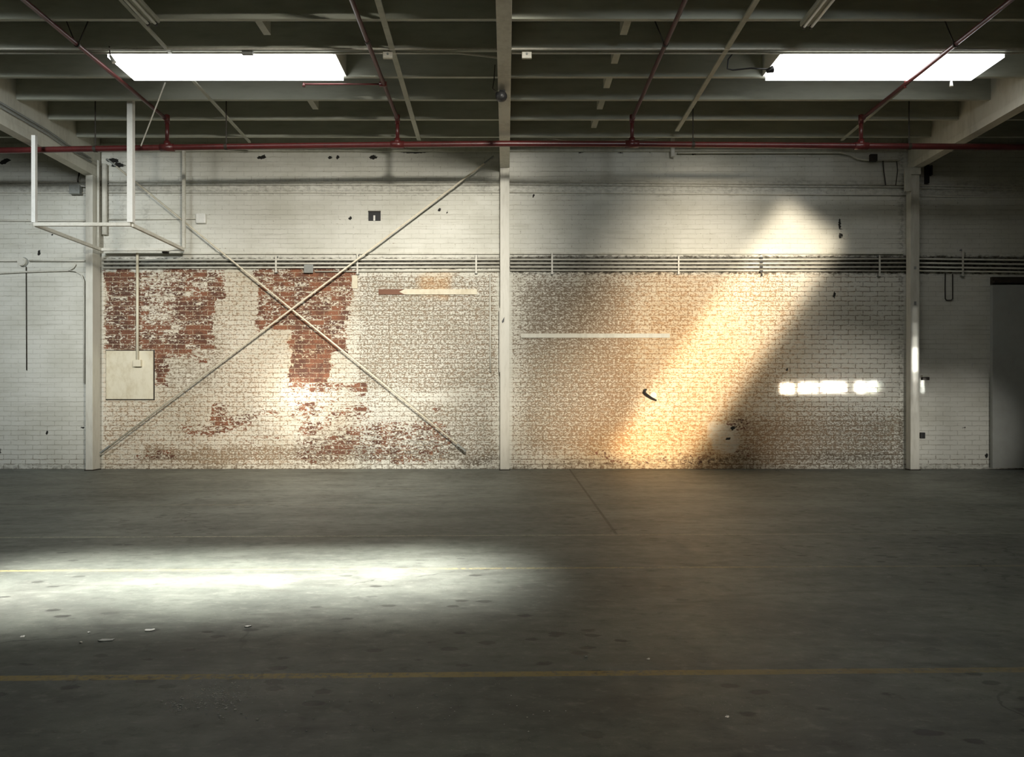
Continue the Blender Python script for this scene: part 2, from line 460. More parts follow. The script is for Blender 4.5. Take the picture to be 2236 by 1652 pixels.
# ------------------------------------------------------------------ posts, girders, joists
def post(label, x, w, y0, y1, ztop, cap=False):
    t = thing('support_post', label, 'post', (x, (y0 + y1) / 2, 0), 'support posts along the brick wall')
    MB().box(x - w / 2, x + w / 2, y0, y1, 0.012, ztop, .004).build('shaft', 'post', t)
    MB().box(x - w / 2 - .012, x + w / 2 + .012, y0 - .012, y1 + .005, 0, .012).build('base_plate', 'dark', t)
    return t
ZGL, ZG = H + 3.235, H + 3.353
pl = post('white post beside the bare-brick bay, pale panel close by its right side', -5.925, .10, -.25, -.062, ZGL - .001)
pc = post('white post in the middle of the wall, between the two bays', -.018, .134, -.19, -.062, ZG - .001)
pr = post('white post with a bracket under its girder, near the smooth door', 5.845, .127, -.19, -.075, ZG - .001)
# cover strip and mark on the centre post
MB().box(-.097, -.087, -.18, -.10, H + .43, H + 1.35).build('cover_strip', 'post', pc)
mk = MB().prism([(-.055, 2.10), (-.03, 2.12), (-.022, 2.19), (-.040, 2.16), (-.06, 2.13)], -.197, -.1905).build('cable_clip', 'black', pc)
# bracket at the right post
MB().prism([(5.69, 3.98), (5.69, ZG - .002), (5.915, ZG - .002), (5.915, 4.22), (5.78, 4.22), (5.78, 3.98)], -.215, -.192).build('bracket', 'cream', pr)
MB().box(5.83, 5.86, -.197, -.1895, 2.87, 2.91).build('bolt', 'grey', pr)
MB().box(5.83, 5.86, -.197, -.1895, 2.36, 2.41).build('bolt', 'grey', pr)

def girder(label, x, w, zb):
    t = thing('roof_girder', label, 'girder', (x, -6, zb), 'timber girders under the roof')
    MB().box(x - w / 2, x + w / 2, YF + .02, -.052, zb + .10, ZD - .002).build('web', 'cream', t)
    MB().box(x - w / 2 - .006, x + w / 2 + .006, YF + .02, -.052, zb, zb + .098, .004).build('bottom_rail', 'cream', t)
    return t
girder('cream timber girder over the post beside the bare-brick bay', -5.945, .13, ZGL)
girder('cream timber girder down the middle of the ceiling, above the central post', -.018, .125, ZG)
girder('cream timber girder slanting down to the post near the smooth door', 5.885, .13, ZG)

for z, nm, r_ in ((ZGL + .19, 'lower', .016), (ZGL + .235, 'upper', .012)):
    tag(MB().tube([(-5.858, -6.5, z), (-5.858, -1.3, z), (-5.858, -.9, z - .03), (-5.858, -.32, z - .03)], r_, 8).build('girder_rail_conduit', 'grey', None, True), f'{nm} of the two dark conduits clipped along the left girder', 'conduit', 'conduits along the left girder')

ordn = ['', 'first', 'second', 'third', 'fourth', 'fifth', 'sixth', 'seventh', 'eighth']
JY = lambda k: -.604 * k
proto = {}
for bay, x0, x1, ks, where in (('left', -5.878, -.086, range(1, 9), 'between left and central girders'),
                               ('right', .050, 5.818, range(1, 9), 'between central and right girders'),
                               ('far left', -9.45, -6.012, range(1, 4), 'beyond the leftmost girder'),
                               ('far right', 5.952, 9.45, range(1, 4), 'in the dark corner above the smooth door')):
    for k in ks:
        if bay not in proto:
            o = MB().box(x0, x1, -.022, .022, ZJ, ZD - .002).build('roof_joist', 'joist')
            proto[bay] = o
        else:
            o = proto[bay].copy(); COL.objects.link(o)
        o.location.y = JY(k)
        tag(o, f'{ordn[k]} joist out from the brick wall, {where}', 'joist', f'painted roof joists')

# bridging blocks between joists
for x, side, cols in ((1.165, 'right of the central girder', range(2, 7)), (-2.37, 'left of the central girder', (3, 5, 6))):
    for k in cols:
        if k == 5 and side.startswith('left'): continue
        o = MB().box(x - .035, x + .035, JY(k) + .024, JY(k) + .30, ZJ + .012, ZJ + .16).build('ceiling_block', 'joist')
        tag(o, f'short bridging block against the {ordn[k]} joist from the wall, {side}', 'block', 'bridging blocks between joists')

# ------------------------------------------------------------------ skylights
def skylight(label, x0, x1):
    y0, y1 = JY(5) + .024, JY(4) - .024
    t = thing('skylight', label, 'skylight', ((x0 + x1) / 2, (y0 + y1) / 2, ZJ), 'lit skylights between the joists')
    MB().box(x0 + .03, x1 - .03, y0 + .004, y1 - .012, ZJ - .050, ZJ + .020).build('pane', 'pane', t)  # glowing box dropped below the joists, shaped so its sides light them
    MB().box(x0, x0 + .028, y0, y1, ZJ, ZD - .003).build('curb', 'white', t)
    MB().box(x1 - .028, x1, y0, y1, ZJ, ZD - .003).build('curb', 'white', t)
    return t
skylight('glowing skylight over the bay with bare red brick', -4.17, -1.78)
skylight('glowing skylight over the bay with the slanting sunbeam', 2.86, 5.21)

# ------------------------------------------------------------------ sprinkler pipes
YM = -1.42
mains = [at(x, y, YM) for x, y in ((-260, 330), (0, 328.5), (365, 322), (868, 315.5), (1105, 313.5), (1380, 314.5), (1880, 318.5), (2236, 321), (2480, 322))]
t = thing('sprinkler_main_pipe', 'long red sprinkler pipe running across the whole ceiling in front of the wall', 'pipe', mains[4])
MB().tube(mains, .037, 14).build('pipe', 'red', t, True)
ZB = H + 3.555
BX = [(365, 322), (868, 315.5), (1380, 314.5), (1880, 318.5)]
bl = ['leftmost red sprinkler branch pipe, catching light beside the left skylight',
      'red sprinkler branch pipe with a side arm to the left skylight',
      'dark red sprinkler branch pipe just right of the central girder',
      'red sprinkler branch pipe crossing beneath the right skylight']
for i, (px, py) in enumerate(BX):
    p = at(px, py, YM)
    MB().tube([p + Vector((-.085, 0, 0)), p + Vector((.085, 0, 0))], .047, 14).tube([p, p + Vector((0, 0, .075))], .040, 12).build('tee', 'red', t, True)
    b = thing('sprinkler_branch_pipe', bl[i], 'pipe', (p.x, YM, ZB), 'red sprinkler branch pipes')
    MB().tube([(p.x, YM + .01, ZB), (p.x, -9.5, ZB)], .0225, 12).build('pipe', 'red', b, True)
    MB().tube([p + Vector((0, 0, .076)), (p.x, YM, ZB - .01)], .024, 12).build('riser', 'red', b, True)
    MB().tube([(p.x, YM, ZB - .05), (p.x, YM, ZB + .055)], .031, 12).tube([(p.x, YM, ZB), (p.x, YM - .07, ZB)], .030, 12).build('elbow', 'red', b, True)
    for yh in (JY(5) - .30,) if i != 1 else (JY(5) - .36,):
        hg = MB()
        hg.tube([(p.x - .16, yh, ZD - .005), (p.x, yh, ZB - .027)], .006, 6)
        if i in (0, 2): hg.tube([(p.x + .17, yh, ZD - .005), (p.x, yh, ZB - .027)], .006, 6)
        hg.tube([(p.x, yh - .012, ZB), (p.x, yh + .012, ZB)], .029, 12)
        hg.build('pipe_hanger', 'dark', b, True)
    if i == 1:
        ya = -2.425
        MB().tube([(p.x, ya, ZB), (p.x - .90, ya, ZB)], .011, 8).build('side_arm', 'red', b, True)
        MB().tube([(p.x - .05, ya, ZB), (p.x + .03, ya, ZB)], .028, 10).build('elbow', 'red', b, True)
        MB().tube([(p.x - .895, ya, ZB - .03), (p.x - .895, ya, ZB + .014)], [.019, .012], 8).build('sprinkler_head', 'red', b, True)
    if i == 3:
        ya = -2.42
        MB().tube([(p.x, ya, ZB - .04), (p.x, ya, ZB + .05)], .012, 8).build('sprinkler_head', 'red', b, True)
    # rods that carry the main
for px, py, nm in ((208, 325, 'beside the left post'), (494, 320, 'right of the leftmost branch pipe'), (1513, 315.5, 'right of the dark branch pipe'), (1985, 319.5, 'near the right girder')):
    q = at(px, py, YM)
    zt = ZJ + .03 if px not in (1985, 208) else (ZGL if px == 208 else ZJ + .03)
    o = thing('pipe_hanger', f'thin dark hanger rod holding the red main pipe {nm}', 'hanger', q, 'hanger rods of the red main pipe')
    jy = YM
    MB().tube([q + Vector((0, 0, .041)), Vector((q.x, jy, ZD - .004))], .007, 6).build('rod', 'dark', o)
    MB().tube([q + Vector((-.02, 0, 0)), q + Vector((.02, 0, 0))], .0405, 14, False).build('clamp', 'dark', o, True)

# ------------------------------------------------------------------ ceiling conduits, strips, lamps
def ceil_y(py, z): return (z - H) * F / (PY - py) - D
def strip(label, a, b, w, near=-8.5):
    z = ZJ - .012
    ya = ceil_y(a[1], z); xa = (a[0] - PX) * (D + ya) / F
    yb = ceil_y(b[1], z); xb = (b[0] - PX) * (D + yb) / F
    k = (near - ya) / (yb - ya)
    o = MB().bar((xa, ya, z), (xa + (xb - xa) * k, near, z), w, .02).build('ceiling_strap', 'joist')
    tag(o, label, 'strap', 'pale straps running under the joists')
strip('thin pale strap under the joists running from the left skylight to the wall', (545, 310), (435, 190), .035, -2.42)
strip('thin pale strap under the joists in front of the left skylight', (373, 116), (265, 0), .035, -5.2)
strip('wide pale strap under the joists just left of the central girder', (915, 305), (825, 0), .055)
strip('pale strap under the joists between central girder and right skylight', (1478, 285), (1652, 0), .05)
strip('short pale strap under the joists behind the right branch pipe riser', (1838, 306), (1872, 277), .03, -2.2)

for i, (y, lab, xs) in enumerate(((ceil_y(108, ZJ - .02), 'upper', 0), (ceil_y(117, ZJ - .02), 'lower', .012))):
    for side, x0, x1 in (('left', -5.87, -.10), ('right', .06, 5.81)):
        z = ZJ - .014
        pts = [(x0, y, z), (x1, y, z)]
        if i == 1 and side == 'left': pts = [(x0, y, z), (-.75, y, z), (-.5, y, z), (-.3, y, z - .02), (-.09, y, z - .05)]
        o = MB().tube(pts, .011, 8).build('ceiling_conduit', 'pipe', None, True)
        tag(o, f'{"far" if i == 0 else "near"} one of the two thin conduits under the joists, {side} of the central girder', 'conduit', 'thin conduits under the joists')
yj = ceil_y(117, ZJ - .02)
for px, lab in ((848, 'left'), (1150, 'right')):
    x = (px - PX) * (D + yj) / F
    o = thing('ceiling_junction_box', f'small pale junction box on the ceiling conduit {lab} of the central girder', 'box', (x, yj, ZJ), 'ceiling junction boxes')
    MB().box(x - .05, x + .05, yj - .045, yj - .013, ZJ - .085, ZJ - .004, .004).build('body', 'pipe', o)
    MB().tube([(x, yj - .052, ZJ - .045), (x, yj - .044, ZJ - .045)], .012, 8).build('knockout', 'grey', o)

def batten(label, x, y0, y1, mat, zb):
    t = thing('light_fixture', label, 'light fixture', (x, (y0 + y1) / 2, zb), 'unlit strip lights under the roof')
    MB().box(x - .065, x + .065, y0, y1, zb + .03, zb + .075, .006).build('housing', 'joist', t)
    for s in (-1, 1):
        MB().tube([(x + s * .035, y0 + .03, zb + .012), (x + s * .035, y1 - .03, zb + .012)], .013, 10).build('tube', mat, t, True)
        MB().box(x + s * .035 - .012, x + s * .035 + .012, y1 - .034, y1 - .010, zb - .004, zb + .03).build('lamp_holder', 'dark', t)
        MB().box(x + s * .035 - .012, x + s * .035 + .012, y0 + .010, y0 + .034, zb - .004, zb + .03).build('lamp_holder', 'dark', t)
    for ys in (y1 - .3, y0 + .3):
        MB().bar((x, ys, zb + .075), (x, ys, ZD - .003), .012, .012).build('stem', 'joist', t)
batten('unlit twin-tube strip light in front of the right skylight', 2.86, -6.0, -3.62, 'tube', ZJ - .09)
batten('unlit strip light above and in front of the left skylight', -3.33, -5.9, -3.68, 'joist', ZJ - .09)

# diagonal rod between ceiling and main pipe, top left
a = at(361, 180, -2.2); b = at(308, 318, -1.6)
tag(MB().tube([a, b], .008, 6).build('ceiling_sway_rod', 'pipe'), 'thin pale diagonal sway rod beneath the left skylight', 'rod')

# security lamp on the centre girder
c = at(1093, 212, -2.74)
t = thing('flood_lamp', 'small black lamp on the central girder', 'lamp', c)
MB().tube([c + Vector((-.03, .03, .045)), c + Vector((0, -.01, .0)), c + Vector((.015, -.06, -.015)), c + Vector((.022, -.085, -.025)), c + Vector((.026, -.10, -.03))], [.030, .055, .058, .042, .012], 14).build('lamp_head', 'black', t, True)
MB().box(c.x - .012, c.x + .05, c.y + .0, c.y + .04, c.z + .03, ZG - .0005).build('bracket', 'black', t)
MB().tube([c + Vector((-.03, .02, .05)), c + Vector((-.085, .02, .10)), c + Vector((-.07, .02, .20)), (c.x - .06, c.y + .02, ZJ)], .006, 6).build('cord', 'dark', t)

# little lamps and lead by the skylights
c = at(245, 129, -3.08)
t = thing('sensor_bulb', 'tiny white sensor hanging by the near corner of the left skylight', 'sensor', c)
MB().tube([c + Vector((-.02, 0, .035)), c + Vector((.02, 0, -.035))], [.012, .022], 8).build('body', 'tube', t, True)
MB().tube([c + Vector((-.02, 0, .035)), (c.x - .03, c.y, ZJ + .02)], .006, 6).build('cord', 'dark', t)
c = at(2077, 183, -2.40)
t = thing('sensor_bulb', 'tiny white bulb hanging under the right end of the right skylight', 'bulb', c)
MB().tube([c + Vector((0, 0, .03)), c + Vector((0, 0, -.03))], [.012, .02], 8).build('body', 'tube', t, True)
MB().tube([c + Vector((0, 0, .03)), (c.x, c.y, ZJ - .0005)], .006, 6).build('cord', 'dark', t)
c = at(1681, 151, -2.88)
t = thing('spot_lamp', 'small black lamp with a lead at the left end of the right skylight', 'lamp', c)
MB().tube([c + Vector((-.03, 0, -.02)), c + Vector((.03, 0, .0))], [.02, .035], 10).build('body', 'black', t, True)
MB().tube([c + Vector((-.02, 0, -.0)), at(1640, 149, -2.95), at(1600, 153, -2.95), at(1588, 150, -2.95), at(1590, 130, -2.95), (at(1600, 118, -2.95).x, -2.95, ZJ + .01)], .008, 6).build('cord', 'black', t, True)
c = at(543, 126, -3.03)
tag(MB().box(c.x - .06, c.x + .05, -3.06, -3.03, ZJ - .05, ZJ - .001).build('ceiling_bracket', 'grey'), 'small grey bracket at the near edge of the left skylight', 'bracket')

# sagging cable along the top of the wall, right bay
pts = [at(x, y, -.15) for x, y in ((1122, 285), (1160, 292), (1200, 301), (1245, 308), (1320, 308), (1385, 304), (1450, 299), (1560, 294), (1680, 288), (1800, 283))]
tag(MB().tube(pts, .010, 8).build('hanging_cable', 'pipe', None, True), 'pale cable sagging along the top of the wall right of the central post', 'cable')
q0, q1 = at(1469, 342, -.10), at(1469, 262, -.10)
tag(MB().tube([q0, q1], .030, 12).build('vent_stub_pipe', 'white', None, True), 'short white vertical pipe rising from the wall top into the joists', 'pipe')
# conduit with dark box near the right post
t = thing('wall_conduit', 'pale conduit bending down to a dark box below the right end of the red pipe', 'conduit', at(1800, 334, -.065))
MB().tube([at(x, y, -.066) for x, y in ((1480, 333.5), (1640, 333), (1835, 333), (1855, 337), (1872, 346), (1890, 349), (1965, 349))], .013, 8).build('pipe', 'pipe', t, True)
c = at(1905, 346, -.08); MB().box(c.x - .05, c.x + .05, -.13, -.0805, c.z - .05, c.z + .05, .004).build('box', 'dark', t)
MB().tube([at(x, y, -.05) for x, y in ((1928, 350), (1930, 375), (1934, 404))], .008, 6).build('drop_wire', 'dark', t)
tag(MB().tube([at(x, y, -.05) for x, y in ((1958, 352), (1960, 372), (1956, 404))], .006, 6).build('hanging_cable', 'dark'), 'thin dark wire hanging from the wall top just left of the right post', 'wire')

# ------------------------------------------------------------------ conduits along the wall
def run(name, label, group, cat, pts, r, y, mat='pipe', seg=10):
    return tag(MB().tube([at(x, p, y) for x, p in pts], r, seg).build(name, mat, None, True), label, cat, group)
lev = ['top', 'second', 'third', 'lowest']
RY = [(567.5, 566.5, 565), (576, 574.5, 574), (584.5, 582.5, 583), (592, 590, 591)]
for i in range(4):
    l, c, r = RY[i]
    if i < 3:
        run('wall_conduit', f'{lev[i]} of the conduits running above the bare-brick bay', 'conduit runs across the wall', 'conduit', ((224, l), (700, (l + c) / 2), (1092, c)), .0135, -.03)
    run('wall_conduit', f'{lev[i]} of the four conduits running between the central and right posts', 'conduit runs across the wall', 'conduit', ((1114, c), (1500, c + .5), (1984, r)), .0135 if i < 3 else .010, -.03)
    run('wall_conduit', f'{lev[i]} of the four conduits on the dark wall above the smooth door', 'conduit runs across the wall', 'conduit', ((2004, r), (2236, r + 3), (2420, r + 4)), .0135, -.03)
run('wall_conduit', 'short fourth conduit above the second bare-brick patch', 'conduit runs across the wall', 'conduit', ((688, 586.5 + 6), (1092, 591)), .010, -.028)
for px, nm, yt, yb in ((605, 'above the upper red-brick patch', 560, 596), (782, 'where the brace rod crosses them', 556, 600), (1040, 'left of the central post', 558, 598), (1205, 'right of the central post', 553, 600), (1480, 'at the edge of the sunbeam', 560, 600), (1917, 'left of the right post', 558, 604), (2098, 'above the smooth door wall', 545, 604)):
    a, b = at(px, yt, -.0), at(px, yb, -.0)
    t = thing('conduit_strap', f'vertical strap holding the wall conduits {nm}', 'strap', (a.x, -.03, (a.z + b.z) / 2), 'straps over the conduit runs')
    MB().box(a.x - .012, a.x + .012, -.055, -.046, b.z, a.z).build('strap', 'pipe', t)
    for zz in (a.z - .018, b.z):
        MB().box(a.x - .018, a.x + .018, -.046, -.001, zz, zz + .018).build('mount', 'grey', t)
t = thing('conduit_clamps', 'row of dark clamps on the conduits inside the sunbeam', 'clamp', at(1663, 575, -.05))  # separate clamps in a row over the conduits
for py in (563, 572, 582, 592):
    c = at(1662, py, -.05)
    MB().box(c.x - .02, c.x + .022, -.065, -.0465, c.z - .018, c.z + .014, .004).build('clamp', 'black', t)

for py, r_, nm in ((398, .011, 'upper'), (404, .007, 'second'), (421, .010, 'lower')):
    for x0, x1, wh, dy0, dy1 in ((-260, 188, 'left of the left post', -2, 0), (232, 1092, 'between left and central posts', 0, -1), (1112, 1984, 'between central and right posts', -1, 6), (2005, 2420, 'right of the right post', 7, 12)):
        run('wall_wire', f'{nm} thin wire along the white upper brick {wh}', 'thin wires on the upper wall', 'wire', ((x0, py + dy0), (x1, py + dy1)), r_ * .8, -.014)  # wires fixed flat along the brick

# left side wall conduits
run('wall_conduit', 'pale conduit from the round box to the left post', 'conduits on the left wall', 'conduit', ((64, 569), (186, 569)), .014, -.025)
run('wall_conduit', 'pale conduit entering the round box from the left edge', 'conduits on the left wall', 'conduit', ((-200, 569), (40, 569)), .014, -.025)
run('wall_conduit', 'lower pale conduit on the left wall bending up to the post', 'conduits on the left wall', 'conduit', ((-200, 597), (0, 596), (60, 593), (150, 590), (160, 584), (165, 576)), .013, -.026)
run('wall_conduit', 'thin pale conduit curling down the left wall beside the post', 'conduits on the left wall', 'conduit', ((150, 590), (165, 592), (178, 600), (183, 612), (183, 836)), .007, -.045)
run('wall_wire', 'dark straight wire dropping from the round box', None, 'wire', ((57, 582), (58, 808)), .006, -.02, 'dark', 6)
c = at(52, 572, -.0)
t = thing('junction_box', 'round grey junction box on the left wall', 'box', (c.x, -.03, c.z))
MB().tube([(c.x, -.055, c.z), (c.x, -.012, c.z)], .062, 20).build('body', 'pipe', t)
MB().tube([(c.x, -.0118, c.z), (c.x, -.001, c.z)], .070, 20).build('wall_mount', 'grey', t)
MB().tube([(c.x, -.060, c.z), (c.x, -.0552, c.z)], .05, 20).build('lid', 'pipe', t)
run('wall_conduit', 'pale conduit on the left wall level with the hanging rack', 'conduits on the left wall', 'conduit', ((-200, 480), (186, 482)), .011, -.02)
# box with leads beside the left post
c = at(171, 417, -.0)
t = thing('junction_box', 'dark grey junction box with leads beside the left post', 'box', (c.x, -.05, c.z))
MB().box(c.x - .075, c.x + .075, -.10, -.030, c.z - .065, c.z + .062, .005).build('body', 'grey', t)
MB().tube([at(x, y, -.06) for x, y in ((148, 416), (158, 409), (172, 405), (188, 407))], .011, 8).build('lead', 'white', t, True)
MB().tube([at(x, y, -.06) for x, y in ((170, 398), (171, 388), (174, 372))], .009, 6).build('lead', 'dark', t, True)
# round-cornered white box with a feed conduit
c = at(441, 478, 0)
t = thing('junction_box', 'square white junction box high on the wall left of the dark opening', 'box', (c.x, -.03, c.z))
MB().box(c.x - .072, c.x + .072, -.055, -.001, c.z - .072, c.z + .072, .016).build('body', 'white', t)
MB().box(c.x - .058, c.x + .058, -.060, -.0555, c.z - .058, c.z + .058, .002).build('lid', 'white', t)
MB().tube([at(236, 479, -.02), at(428, 477, -.02)], .010, 8).build('feed_conduit', 'pipe', t, True)
# dark box on the ledge, little light cylinder
c = at(366, 551, 0)
tag(MB().box(c.x - .04, c.x + .04, -.085, -.037, c.z - .025, c.z + .05, .004).build('outlet_box', 'dark'), 'small dark box on the ledge above the bare-brick bay', 'box')
# dark opening
c = at(818, 471.5, 0)
t = thing('wall_vent', 'square black opening in the white upper brick', 'vent', (c.x, -.01, c.z))
MB().box(c.x - .088, c.x + .088, -.012, -.001, c.z - .07, c.z + .07).build('dark_recess', 'black', t)
MB().box(c.x - .015, c.x + .012, -.020, -.0125, c.z - .072, c.z + .006, .003).build('tongue', 'white', t)
MB().box(c.x - .092, c.x + .092, -.020, -.0125, c.z + .055, c.z + .072, .002).build('lintel_strip', 'dark', t)

# ------------------------------------------------------------------ brace rods
def brace(label, a, b, y, mat='rod'):
    t = thing('brace_rod', label, 'rod', at(*a, y), 'crossing brace rods')
    pa, pb = at(*a, y), at(*b, y)
    MB().tube([pa, pb], .0125, 8).build('rod', mat, t, True)
    for p, s in ((pa, 1), (pb, -1)):
        d = (pb - pa).normalized() * s
        MB().bar(p - d * .05, p + d * .12, .05, .02).build('end_mount', 'grey', t)
    return (pa + pb) / 2, t
brace('diagonal brace rod falling from the left post to the foot of the central post', (240, 352), (1012, 980), -.115)
brace('diagonal brace rod rising from the left post\'s foot to the central post\'s top', (226, 984), (1072, 346), -.155)

# ------------------------------------------------------------------ hanging rack top left
YR = -1.68
fl, fr = at(75, 490, YR), at(286, 490, YR)
zr = fl.z
xl, xr = fl.x, fr.x
yb = -.24
t = thing('hanging_rack', 'white metal rack frame hanging from the ceiling at the upper left', 'rack', ((xl + xr) / 2, (YR + yb) / 2, zr))
w = .033
MB().box(xl, xr, YR - .02, YR + .02, zr - .02, zr + .02).build('rail', 'pipe', t)
MB().box(xl, xr, yb - .02, yb + .02, zr - .02, zr + .02).build('rail', 'pipe', t)
MB().box(xl - .02, xl + .02, YR + .021, yb - .021, zr - .02, zr + .02).build('rail', 'pipe', t)
MB().box(xr - .02, xr + .02, YR + .021, yb - .021, zr - .02, zr + .02).build('rail', 'pipe', t)
MB().box(xr - .034, xr + .034, YR - .034, YR + .034, zr + .021, ZJ + .06, .004).build('hanger_post', 'white', t)
MB().box(xl - .024, xl + .024, YR - .024, YR + .024, zr + .021, ZGL + .02, .004).build('hanger_post', 'white', t)
MB().box(xr - .02, xr + .02, yb - .02, yb + .02, zr + .021, ZJ - .001, .003).build('hanger_post', 'pipe', t)

# conduits beside the left post
for px, r_, y0, y1, nm in ((214.5, .015, 350, 545, 'thin'), (228.5, .036, 358, 512, 'thick')):
    a, b = at(px, y0, -.15 if r_ < .02 else -.06), at(px, y1, -.15 if r_ < .02 else -.06)
    tag(MB().tube([a, b], r_, 12).build('vertical_conduit', 'pipe', None, True), f'{nm} vertical conduit at the upper right side of the left post', 'conduit', 'vertical conduits by the left post')

# ------------------------------------------------------------------ boards on the bare-brick bay
a, b = at(232, 764, 0), at(338, 873, 0)
t = thing('mounting_board', 'square cream painted board on the bare brick beside the left post', 'panel', ((a.x + b.x) / 2, -.02, (a.z + b.z) / 2))
MB().box(a.x + .012, b.x - .012, -.030, -.012, b.z + .012, a.z - .012, .003).build('face', 'board', t)
MB().box(a.x, b.x, -.012, -.001, b.z, a.z).build('back_edge', 'dark', t)
a, b = at(300, 552, -.054), at(300, 786, -.054)
t = thing('switch_box', 'cream switch box fed by a long vertical conduit over the cream board', 'box', at(302, 792, -.05))
MB().tube([a, b], .019, 10).build('conduit', 'board', t, True)
c = at(301, 792, -.05); MB().box(c.x - .055, c.x + .055, -.085, -.031, c.z - .055, c.z + .045, .006).build('body', 'board', t)
a, b = at(827, 631.5, 0), at(1042, 643, 0)
zm = (a.z + b.z) / 2; hh = (a.z - b.z) / 2
xk = at(872, 637, 0).x; xt = at(884, 637, 0).x
t = thing('nailed_batten', 'horizontal cream batten with a brown left end on the grey-worn brick', 'batten', ((a.x + b.x) / 2, -.01, zm))  # flat batten fixed to the brick
MB().prism([(xt, zm - hh), (xk, zm), (xt, zm + hh), (b.x, zm + hh), (b.x, zm - hh)], -.022, -.001).build('painted_length', 'board', t)
MB().prism([(a.x, zm - hh), (a.x, zm + hh), (xt - .004, zm + hh), (xk - .006, zm), (xt - .004, zm - hh)], -.020, -.001).build('brown_end', 'brown', t)
a, b = at(1137, 728, 0), at(1462, 737.5, 0)
tag(MB().box(a.x, b.x, -.022, -.001, b.z, a.z, .003).build('nailed_batten', 'cream'), 'long cream batten running from the central post into the sunbeam', 'batten')  # second batten, also flat on the brick
a, b = at(769, 601, 0), at(781, 630, 0)
tag(MB().box(a.x, b.x, -.02, -.001, b.z, a.z, .003).build('mounting_plate', 'board'), 'small upright cream plate below the crossing of conduit and brace rod', 'plate')
a, b = at(666, 579, 0), at(686, 597, 0)
tag(MB().box(a.x, b.x, -.060, -.046, b.z, a.z, .004).build('cover_plate', 'grey'), 'small grey cover plate at the top of the second bare-brick patch', 'plate')  # plain cover plate
run('vertical_conduit', 'thin vertical pipe just left of the central post', None, 'conduit', ((1070, 598), (1071, 812)), .012, -.02)
# bent iron hook in the sunbeam
p = [at(x, y, yy) for x, y, yy in ((1420, 868, -.002), (1418, 868, -.05), (1412, 863, -.085), (1407.5, 857, -.10), (1409, 851, -.11))]
t = thing('iron_hook', 'black bent iron hook sticking out of the brick in the sunbeam', 'hook', p[0])
MB().tube([at(1433, 874, -.004), at(1422, 869, -.03), at(1412, 862, -.06), at(1407, 857, -.075), at(1409, 851.5, -.085), at(1412, 849, -.088)], [.014, .020, .022, .02, .017, .012], 10).build('hook', 'black', t, True)
MB().tube([at(1427, 862, -.012), at(1427, 862, -.001)], .045, 14).build('patch_plate', 'board', t)
# boxes on the right of the right post
c = at(2018, 826, 0)
t = thing('socket_box', 'dark socket box on the white brick, right of the glowing post', 'box', (c.x, -.02, c.z))
MB().box(c.x - .05, c.x + .05, -.05, -.001, c.z - .025, c.z + .018, .004).build('body', 'dark', t)
MB().box(c.x - .052, c.x + .05, -.055, -.001, c.z + .021, c.z + .045, .003).build('cover', 'cream', t)
c = at(2012, 950, 0)
tag(MB().box(c.x - .028, c.x + .028, -.05, -.001, c.z - .045, c.z + .042, .004).build('outlet_box', 'black'), 'small black outlet box low on the wall beside the right post', 'box')
t = thing('conduit_loop', 'narrow upright rectangular conduit loop on the wall beside the smooth door', 'conduit', at(2071, 628, -.02))  # loop fixed to the wall
MB().tube([at(x, y, -.02) for x, y in ((2064, 596), (2063.5, 630), (2064, 652), (2067, 655), (2077, 655), (2080, 652), (2080, 630), (2080, 598))], .007, 6).build('loop', 'dark', t, True)
c = at(2021, 372, 0); d_ = at(2021, 402, 0)
t = thing('steel_bracket', 'black steel bracket high on the wall just right of the right post', 'bracket', (c.x, -.03, c.z))
MB().box(c.x - .022, c.x + .022, -.06, -.001, d_.z, c.z + .06).build('plate', 'black', t)
MB().box(c.x + .05, c.x + .075, -.05, -.001, d_.z + .12, c.z + .06).box(c.x + .0225, c.x + .0495, -.05, -.001, c.z + .02, c.z + .05).build('arm', 'black', t)

# ------------------------------------------------------------------ scraps on the floor
def scrap(name, label, px, py, w, h, rot=0, group=None, mat='paper', seed=0):
    r = random.Random(seed)
    g = gnd(px, py)
    b = bmesh.new()
    n = 11
    ring = []
    for k in range(n):
        a = 2 * PI * k / n
        q = r.uniform(.65, 1.1)
        ring.append((math.cos(a) * w * q, math.sin(a) * h * q))
    c0 = b.verts.new((0, 0, .005)); c1 = b.verts.new((0, 0, .002))
    top = [b.verts.new((x, y, r.uniform(.002, .006))) for x, y in ring]
    bot = [b.verts.new((v.co.x, v.co.y, .001)) for v in top]
    for k in range(n):
        j = (k + 1) % n
        b.faces.new((c0, top[k], top[j])); b.faces.new((c1, bot[j], bot[k])); b.faces.new((top[k], bot[k], bot[j], top[j]))
    m = MB(); m.b.free(); m.b = b
    o = m.build(name, mat)
    o.location = g; o.rotation_euler.z = rot
    return tag(o, label, 'scrap', group)
gs = 'pale scraps on the concrete floor'
scrap('paper_scrap', 'long torn white scrap below the bright pool of light', 232, 1398, .034, .016, .15, gs, seed=1)
scrap('paper_scrap', 'white curled scrap right of the long torn scrap', 327, 1376, .020, .014, .6, gs, seed=2)
scrap('paper_scrap', 'small white crumb furthest left below the pool of light', 50, 1390, .010, .010, 0, gs, seed=3)
scrap('paper_scrap', 'tiny white crumb just behind the long torn scrap', 195, 1381, .007, .007, 0, gs, seed=4)
scrap('paper_scrap', 'tiny white crumb left in front of the long torn scrap', 176, 1403, .007, .007, 0, gs, seed=5)
scrap('paper_scrap', 'pale flake in the middle of the floor in front of the bright pool', 541, 1368, .016, .009, .3, gs, seed=6)
scrap('paper_scrap', 'white crumb before the yellow line, right of the middle, left one of two', 1280, 1434, .008, .006, 0, gs, seed=7)
